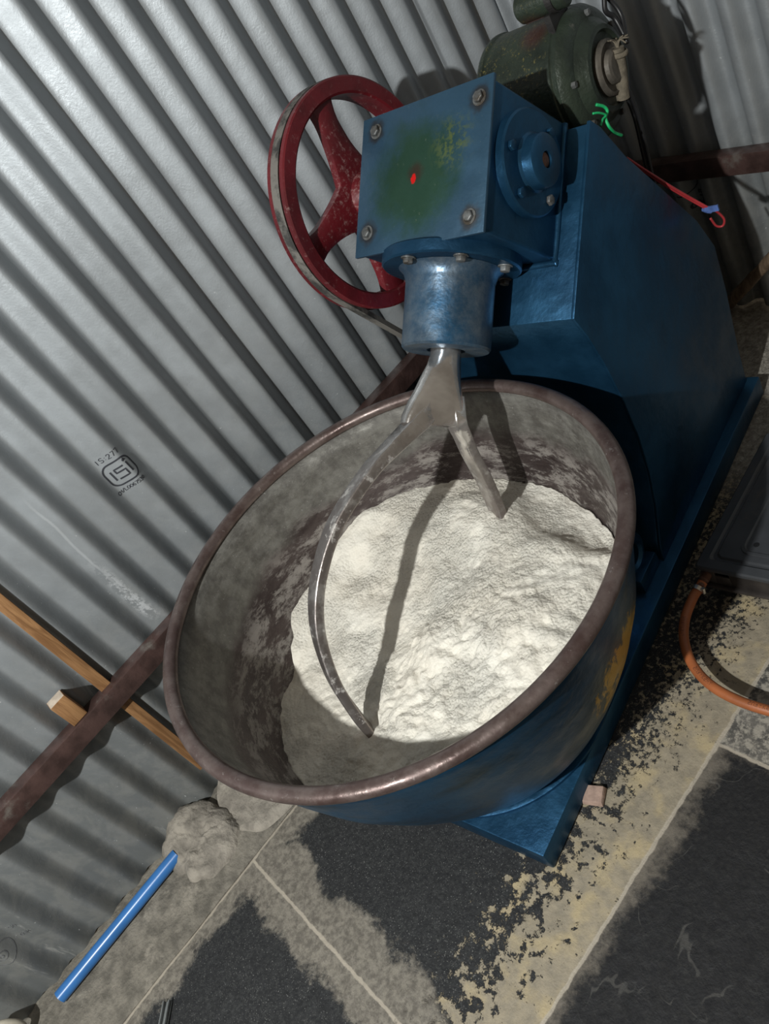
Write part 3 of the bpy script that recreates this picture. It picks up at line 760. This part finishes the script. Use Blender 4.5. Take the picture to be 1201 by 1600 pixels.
# motor on the rear slope
MC = (0, 1.105, .845); MR = .112
bm = bmesh.new(); lathe(bm, [(0, -.262), (.094, -.262), (MR, -.252), (MR + .003, -.246), (MR + .003, -.240), (MR, -.238), (MR, -.104), (MR + .003, -.102), (MR + .003, -.097), (MR, -.095), (0, -.095)], MC, EX, 72)
mot = mk('motor', bm, M_MOTOR, ROOT, smooth=True, auto=30)
bm = bmesh.new(); lathe(bm, [(MR, -.097), (MR + .001, -.085), (.106, -.074), (.096, -.068), (.086, -.066), (.076, -.056), (.070, -.048), (.062, -.046), (.058, -.052), (0, -.052)], MC, EX, 72); mk('end_bell', bm, M_MOTOR, mot, smooth=True, auto=28)
bm = bmesh.new(); lathe(bm, [(0, -.054), (.046, -.054), (.046, -.044), (.041, -.040), (.038, -.044), (.029, -.044), (.027, -.034), (.022, -.031), (0, -.030)], MC, EX, 48); mk('bearing_cap', bm, simple('dusty_brown_cap', (.11, .097, .08), .6, .3, .3, 40, .0008), mot, smooth=True, auto=28)
bm = bmesh.new(); lathe(bm, [(0, -.30), (.05, -.30), (.075, -.285), (.094, -.262), (0, -.262)], MC, EX, 48); mk('end_bell', bm, M_MOTOR, mot, smooth=True, auto=28)
for an in (25, 75, 165, 215, 285, 345):
    a = math.radians(an); bm = bmesh.new()
    hexbolt(bm, Vector((-.071, MC[1] + .094 * math.cos(a), MC[2] + .094 * math.sin(a))), EX, .006, .008, False); mk('bolt', bm, M_BOLT, mot)
bm = bmesh.new(); hexbolt(bm, Vector((-.250, 1.105 - .105, .845 + .055)), Vector((-1, -.6, .5)), .006, .012, False); mk('bolt', bm, M_DARK, mot)
# motor feet / bracket down to the column slope
bm = bmesh.new()
u = Vector((0, .5145, -.8575)); w = Vector((0, .8575, .5145))     # along slope, out of slope
b0 = Vector((0, 1.016, .72))
def FS(p): return Vector((p.x, 0, 0)) + b0 + u * p.y + w * p.z
box(bm, (-.27, -.10, -.004), (-.075, .11, .012), FS); box(bm, (-.24, -.085, .012), (-.10, -.055, .05), FS); box(bm, (-.24, .045, .012), (-.10, .075, .05), FS)
mk('motor_mount', bm, M_DARK, mot, bevel=.002)
# capacitor strapped on top
cc = Vector((.030, MC[1] - .020, MC[2] + MR + .036))
bm = bmesh.new(); lathe(bm, [(0, -.185), (.019, -.185), (.024, -.18), (.024, -.095), (.020, -.092), (0, -.092)], cc, EX, 32); cap = mk('capacitor', bm, M_MOTOR, mot, smooth=True, auto=30)
bm = bmesh.new(); lathe(bm, [(.0245, -.122), (.0265, -.122), (.0265, -.110), (.0245, -.110)], cc, EX, 32, close=True); box(bm, (-.100, cc.y - .03, cc.z - .052), (-.088, cc.y + .03, cc.z - .018)); mk('strap', bm, M_DARK, mot)
bm = bmesh.new(); lathe(bm, [(0, 0), (.010, 0), (.010, .018), (.006, .022), (0, .022)], cc + Vector((-.085, .03, -.02)), (0, .2, 1), 16); mk('terminal', bm, M_BOLT, mot, smooth=True, auto=30)
# cable loops over the bell, tied brown tube, power cable, red earth wires
bm = bmesh.new(); tube(bm, [(-.10, MC[1] - .02, .985), (-.07, MC[1] + .02, .985), (-.045, MC[1] + .055, .955), (-.048, MC[1] + .05, .92), (-.042, MC[1] + .06, .90), (-.030, MC[1] + .05, .87)], .0045, 8); mk('motor_lead', bm, M_CABLE, mot, smooth=True)
bm = bmesh.new(); tube(bm, [(-.10, MC[1] - .01, .978), (-.062, MC[1] + .03, .975), (-.050, MC[1] + .065, .94), (-.035, MC[1] + .07, .90), (-.025, MC[1] + .04, .86)], .004, 8); mk('motor_lead', bm, M_CABLE, mot, smooth=True)
t0, t1 = Vector((-.030, 1.118, .868)), Vector((-.044, 1.108, .785))
bm = bmesh.new(); tube(bm, [t0, (t0 + t1) / 2, t1], lambda t: .0125 - .001 * abs(t - .5), 16, 6); jt = mk('taped_joint', bm, M_TWINE, mot, smooth=True, auto=40)
bm = bmesh.new(); lathe(bm, [(.013, -.004), (.0155, -.002), (.0155, .004), (.013, .006)], t0 - Vector((0, 0, .012)), (t0 - t1), 16, close=True)
for k in range(7):
    a = -.6 + k * .45; tube(bm, [t0 + Vector((0, 0, -.004)), t0 + Vector((.008 * math.cos(a), .004, .010)), t0 + Vector((.022 * math.cos(a), .01 * math.sin(k), .008 + .010 * math.sin(a)))], .0014, 6, 4)
mk('twine_knot', bm, M_TWINE, mot, smooth=True)
for off in (0, .008):
    bm = bmesh.new(); tube(bm, [(-.040 + off, 1.112, .80), (-.045 + off, 1.125, .74), (-.055 + off, 1.13, .67), (-.062 + off, 1.13, .60), (-.075 + off, 1.15, .54), (-.085 + off, 1.19, .50)], .0038, 8); mk('power_cable', bm, M_CABLE, mot, smooth=True)
bm = bmesh.new()
for off in (0, .005):
    tube(bm, [(-.075, 1.105, .672 + off), (-.052 + off, 1.12, .625), (-.030 + off, 1.135, .582), (-.012 + off, 1.16, .535), (.006 + off, 1.175, .500)], .0026, 8)
tube(bm, [(.004, 1.172, .505), (.016, 1.185, .487), (.024, 1.192, .462), (.018, 1.192, .447), (.008, 1.187, .452), (.004, 1.181, .475)], .0024, 8)
mk('earth_wire', bm, M_REDW, mot, smooth=True)
bm = bmesh.new(); lathe(bm, [(0, -.009), (.006, -.009), (.007, 0), (.006, .009), (0, .009)], (.006, 1.176, .498), (.6, .5, -.8), 12); box(bm, (.006, 1.17, .494), (.030, 1.174, .506)); mk('tape_wrap', bm, M_BTAPE, mot, smooth=True, auto=40)
# green string tied under the motor (hangs from the cap)
bm = bmesh.new()
tube(bm, [(-.036, 1.006, .830), (-.030, 1.016, .819), (-.028, 1.018, .809), (-.030, 1.009, .802), (-.027, 1.004, .790), (-.028, 1.012, .776), (-.030, 1.022, .766), (-.030, 1.038, .752)], .0027, 10)
tube(bm, [(-.034, .984, .826), (-.029, .994, .820), (-.026, 1.006, .808), (-.029, .998, .806), (-.031, .988, .800)], .0019, 8)
o = mk('string', bm, M_GREEN, smooth=True); o.location = Q; o.rotation_euler = (0, 0, TH)
tag(o, 'knotted bright green plastic string hanging under the green motor', 'string')

# ring shaped bearing of the bowl drive, beside the bowl
bm = bmesh.new(); lathe(bm, [(.024, -.075), (.024, -.052), (.030, -.046), (.036, -.046), (.040, -.052), (.046, -.052), (.047, -.058), (.047, -.075)], (0, .592, .118), EX, 48, close=True)
mk('drive_bearing', bm, M_BLUE, ROOT, smooth=True, auto=30)
bm = bmesh.new(); lathe(bm, [(0, -.30), (.022, -.30), (.022, -.062), (0, -.062)], (0, .592, .118), EX, 24); mk('drive_shaft', bm, M_DARK, ROOT, smooth=True, auto=30)
bm = bmesh.new(); box(bm, (-.062, .552, .0495), (-.030, .632, .085)); mk('bearing_foot', bm, M_BLUE, ROOT, bevel=.003)
bm = bmesh.new(); box(bm, (-.075, .47, .049), (-.045, .515, .066)); hexbolt(bm, Vector((-.06, .492, .066)), (0, 0, 1), .010, .010); mk('rusty_bracket', bm, M_HOLE, ROOT, bevel=.002)

# ------------------------------------------------------------------ flour heap
def rin(z):
    pts = [(r - .0062, z_ + .003) for r, z_ in outer]
    for (r0, z0), (r1, z1) in zip(pts[:-1], pts[1:]):
        if z0 <= z <= z1 and z1 > z0: return r0 + (r1 - r0) * (z - z0) / (z1 - z0)
    return pts[-1][0]
CP = [(-.612, .185, .324), (-.587, .135, .290), (-.554, .084, .262), (-.518, .010, .285), (-.474, -.035, .288), (-.418, -.074, .292), (-.357, -.104, .300), (-.614, .242, .320), (-.607, .311, .322), (-.593, .384, .342), (-.561, .455, .356),
      (-.523, .501, .348), (-.478, .538, .338), (-.403, .582, .326), (-.319, .604, .314), (-.245, .609, .306), (-.164, .600, .304), (-.093, .571, .292), (-.034, .529, .296), (.02, .48, .302), (.09, .40, .322), (.13, .30, .34), (.13, .18, .34), (.09, .06, .33), (.02, -.03, .32), (-.08, -.08, .31), (-.2, -.11, .30), (-.3, -.12, .30),
      (-.53, .170, .262), (-.450, .035, .272), (-.331, -.064, .285), (-.177, -.036, .300), (-.074, .051, .330), (-.275, .03, .292), (-.362, .206, .272), (-.50, .330, .292), (-.495, .413, .318), (-.412, .487, .330), (-.303, .497, .345), (-.218, .490, .350), (-.320, .272, .288), (-.270, .138, .292),
      (-.185, .208, .338), (-.152, .343, .352), (-.036, .288, .368), (-.065, .421, .352), (.029, .361, .358), (.036, .420, .338), (.078, .249, .358), (.030, .150, .352), (-.167, .46, .350), (-.111, .523, .312), (-.24, .35, .318), (-.21, .12, .318), (-.14, .05, .322), (-.43, .30, .282), (-.40, .12, .268)]
def zflour(x, y):
    sw = sz = 0
    for a, b, c in CP:
        w_ = 1 / (((x - a) ** 2 + (y - b) ** 2) + .0020) ** 2.1
        sw += w_; sz += w_ * c
    z = sz / sw
    p = Vector((x, y, 0))
    z += .0045 * noise.fractal(p * 14, 1.0, 2.1, 3) * .8
    z += .0035 * noise.fractal(p * 55 + Vector((3, 1, 5)), .9, 2.1, 4)
    rr = abs(noise.noise(p * 9 + Vector((5, 5, 5))))
    lumpy = max(0, min(1, (.16 - x - .5 * y) * 0 + 1 - max(0, (y - .26) * 6)))
    if x > -.27: z += .010 * lumpy * (abs(noise.noise(p * 26)) - .2) + .004 * lumpy * noise.noise(p * 80)
    rid = math.sin(((x + .02) ** 2 * 9 + (y - .30) * 62) + 2 * noise.noise(p * 8))        # raked furrows left by the tine
    k = math.exp(-(((x + .03) / .13) ** 2 + ((y - .43) / .075) ** 2)); z += .0035 * rid * k
    return z
bm = bmesh.new(); NR, NA = 130, 300; cvt = None; prev = None
for j in range(NA):
    pass
cols = []
for j in range(NA):
    a = 2 * PI * j / NA; ca, sa = math.cos(a), math.sin(a); re = .37
    for it in range(6):
        z = zflour(BC.x + re * ca, BC.y + re * sa); re = .5 * re + .5 * (rin(min(max(z, .2), .48)) - .001)
    cols.append((ca, sa, re))
cen = bm.verts.new((BC.x, BC.y, zflour(BC.x, BC.y))); rings = []
for i in range(1, NR + 1):
    t = (i / NR) ** .8; ring = []
    for ca, sa, re in cols:
        x, y = BC.x + re * t * ca, BC.y + re * t * sa; ring.append(bm.verts.new((x, y, zflour(x, y))))
    rings.append(ring)
for j in range(NA): bm.faces.new((cen, rings[0][j], rings[0][(j + 1) % NA]))
for A, B in zip(rings[:-1], rings[1:]):
    for j in range(NA): bm.faces.new((A[j], B[j], B[(j + 1) % NA], A[(j + 1) % NA]))
low = []
for z in (.20, .10):
    r_ = rin(z) - .004; low.append([bm.verts.new((BC.x + r_ * ca, BC.y + r_ * sa, z)) for ca, sa, re in cols])
for A, B in ((rings[-1], low[0]), (low[0], low[1])):
    for j in range(NA): bm.faces.new((A[j], B[j], B[(j + 1) % NA], A[(j + 1) % NA]))
bm.faces.new(low[1][::-1])
o = mk('flour_heap', bm, M_FLOUR, smooth=True); o.location = Q; o.rotation_euler = (0, 0, TH)
tag(o, 'heap of off-white wheat flour filling the mixer bowl', 'flour', kind='stuff')

# ------------------------------------------------------------------ gas stove at the right edge
ST = empty('gas_stove', (-.822, .745, 0), math.radians(6), label='black enamelled gas stove on the floor right of the blue machine', cat='stove')
SW, SDp = .62, .36
def rr2(x0, y0, x1, y1, r, n=6):
    out = []
    for cx, cy, a0 in ((x1 - r, y1 - r, 0), (x0 + r, y1 - r, 90), (x0 + r, y0 + r, 180), (x1 - r, y0 + r, 270)):
        out += [(cx + r * math.cos(math.radians(a0 + 90 * k / n)), cy + r * math.sin(math.radians(a0 + 90 * k / n))) for k in range(n + 1)]
    return out
def stack(bm, levels, close_top=True, close_bottom=True):
    L = [[bm.verts.new((x, y, z)) for x, y in rr2(*q)] for q, z in levels]
    for A, B in zip(L[:-1], L[1:]):
        for k in range(len(A)): bm.faces.new((A[k], A[(k + 1) % len(A)], B[(k + 1) % len(A)], B[k]))
    if close_top: bm.faces.new(L[-1])
    if close_bottom: bm.faces.new(L[0][::-1])
bm = bmesh.new()
e = lambda d: (d, d, SW - d, SDp - d)
stack(bm, [((*e(.002), .006), .088), ((*e(0), .007), .090), ((*e(0), .007), .097), ((*e(.003), .006), .100), ((*e(.020), .010), .1015), ((*e(.024), .012), .0965), ((*e(.029), .014), .0965), ((*e(.032), .014), .1005)])
mk('top_panel', bm, M_STOVE, ST, smooth=True, auto=25)
for x0 in (.070, .345):
    bm = bmesh.new(); q = lambda d: (x0 + d, .050 + d, x0 + .205 - d, SDp - .045 - d)
    stack(bm, [((*q(-.004), .022), .1002), ((*q(-.003), .021), .1035), ((*q(.002), .018), .1035), ((*q(.005), .016), .1008)])
    lathe(bm, [(0, .1008), (.085, .1010), (.075, .1025), (.05, .1025), (0, .1022)], (x0 + .1025, .18, 0), (0, 0, 1), 48)
    tr = mk('burner_tray', bm, M_STOVE, ST, smooth=True, auto=25)
    bm = bmesh.new(); lathe(bm, [(0, .1009), (.0055, .1009), (.0055, .1013), (0, .1013)], (x0 + .022, .072, 0), (0, 0, 1), 16); mk('screw_hole', bm, M_CABLE, tr)
    bm = bmesh.new(); lathe(bm, [(0, .1025), (.035, .1025), (.035, .118), (.030, .122), (0, .122)], (x0 + .1025, .18, 0), (0, 0, 1), 32); mk('burner', bm, M_DARK, tr, smooth=True, auto=30)
bm = bmesh.new()
box(bm, (.004, .008, .042), (.030, .012, .088)); box(bm, (.058, .008, .042), (SW - .006, .012, .088)); box(bm, (.030, .008, .042), (.058, .012, .068))
box(bm, (.030, .040, .045), (.060, .044, .088)); box(bm, (.004, .012, .042), (.008, SDp - .008, .088)); box(bm, (SW - .010, .012, .042), (SW - .006, SDp - .008, .088)); box(bm, (.004, SDp - .012, .042), (SW - .006, SDp - .008, .088))
mk('body', bm, M_STOVEB, ST, bevel=.001)
bm = bmesh.new(); box(bm, (.004, -.001, .036), (SW - .006, .010, .044)); mk('bottom_flange', bm, M_STOVEB, ST, bevel=.002)
for x, y in ((.03, .03), (SW - .03, .03), (.03, SDp - .03), (SW - .03, SDp - .03)):
    bm = bmesh.new(); lathe(bm, [(0, -.002), (.015, -.002), (.013, .040), (.018, .044), (0, .044)], (x, y, 0), (0, 0, 1), 20); mk('foot', bm, M_CABLE, ST, smooth=True, auto=35)
bm = bmesh.new(); lathe(bm, [(0, 0), (.010, 0), (.010, .018), (.007, .020), (.007, .034), (0, .034)], (.013, .013, .068), (0, -1, -.05), 20); mk('gas_inlet', bm, M_HOLE, ST, smooth=True, auto=30)

HP = [(-.8085, .737, .066), (-.810, .722, .062), (-.8115, .700, .058), (-.802, .655, .056), (-.779, .612, .056), (-.742, .575, .054), (-.695, .552, .052), (-.640, .545, .050), (-.580, .552, .046), (-.50, .575, .030), (-.40, .60, .014), (-.2, .62, .009), (.1, .55, .009), (.5, .4, .009)]
bm = bmesh.new(); tube(bm, HP, .0092, 18, 14)
hose = mk('gas_hose', bm, M_HOSE, smooth=True, auto=60)
tag(hose, 'orange rubber gas hose curving over the floor from the black stove', 'hose')
bm = bmesh.new(); hp = Vector(HP[1]); hd = (Vector(HP[2]) - Vector(HP[0])).normalized()
lathe(bm, [(.0095, -.004), (.0112, -.004), (.0112, .004), (.0095, .004)], hp, hd, 28, close=True)
lathe(bm, [(0, -.006), (.0035, -.006), (.0035, .006), (0, .006)], hp + Vector((.0125, -.002, .003)), (0, .2, 1), 12)
mk('hose_clamp', bm, M_CLAMP, hose, smooth=True, auto=35)
# printing along the hose
SPh = spline(HP, 14)
cum = [0]
for a, b in zip(SPh[:-1], SPh[1:]): cum.append(cum[-1] + (b - a).length)
def mapH(u, v, k):
    i = 0
    while i < len(cum) - 2 and cum[i + 1] < u: i += 1
    t = (u - cum[i]) / (cum[i + 1] - cum[i]); p = SPh[i].lerp(SPh[i + 1], t); d = (SPh[i + 1] - SPh[i]).normalized()
    s = d.cross(Vector((0, 0, 1))).normalized(); up = s.cross(d); a = v / .0092
    # centred a little towards the viewer's side of the hose
    return p + (s * math.sin(a) + up * math.cos(a)) * (.0092 + (.0003 if k else -.0004))
for u0 in (.085, .20, .315): stamp_strokes(text('SURAKSHA', u0, -.003, .0065, .5), .0009, mapH, M_HINK, 'hose_lettering', hose)

# wooden stick leaning behind the column
bm = bmesh.new(); tube(bm, [(-1.235, 1.585, .020), (-1.15, 1.580, .098), (-1.08, 1.575, .165), (-.98, 1.565, .262), (-.90, 1.555, .33)], lambda t: .0155 - .003 * t, 14, 6)
for v in bm.verts: v.co += Vector((0, 0, .003 * noise.noise(v.co * 40)))
tag(mk('wooden_stick', bm, M_STICK, smooth=True), 'rough brown wooden stick leaning at the back wall behind the machine', 'stick')
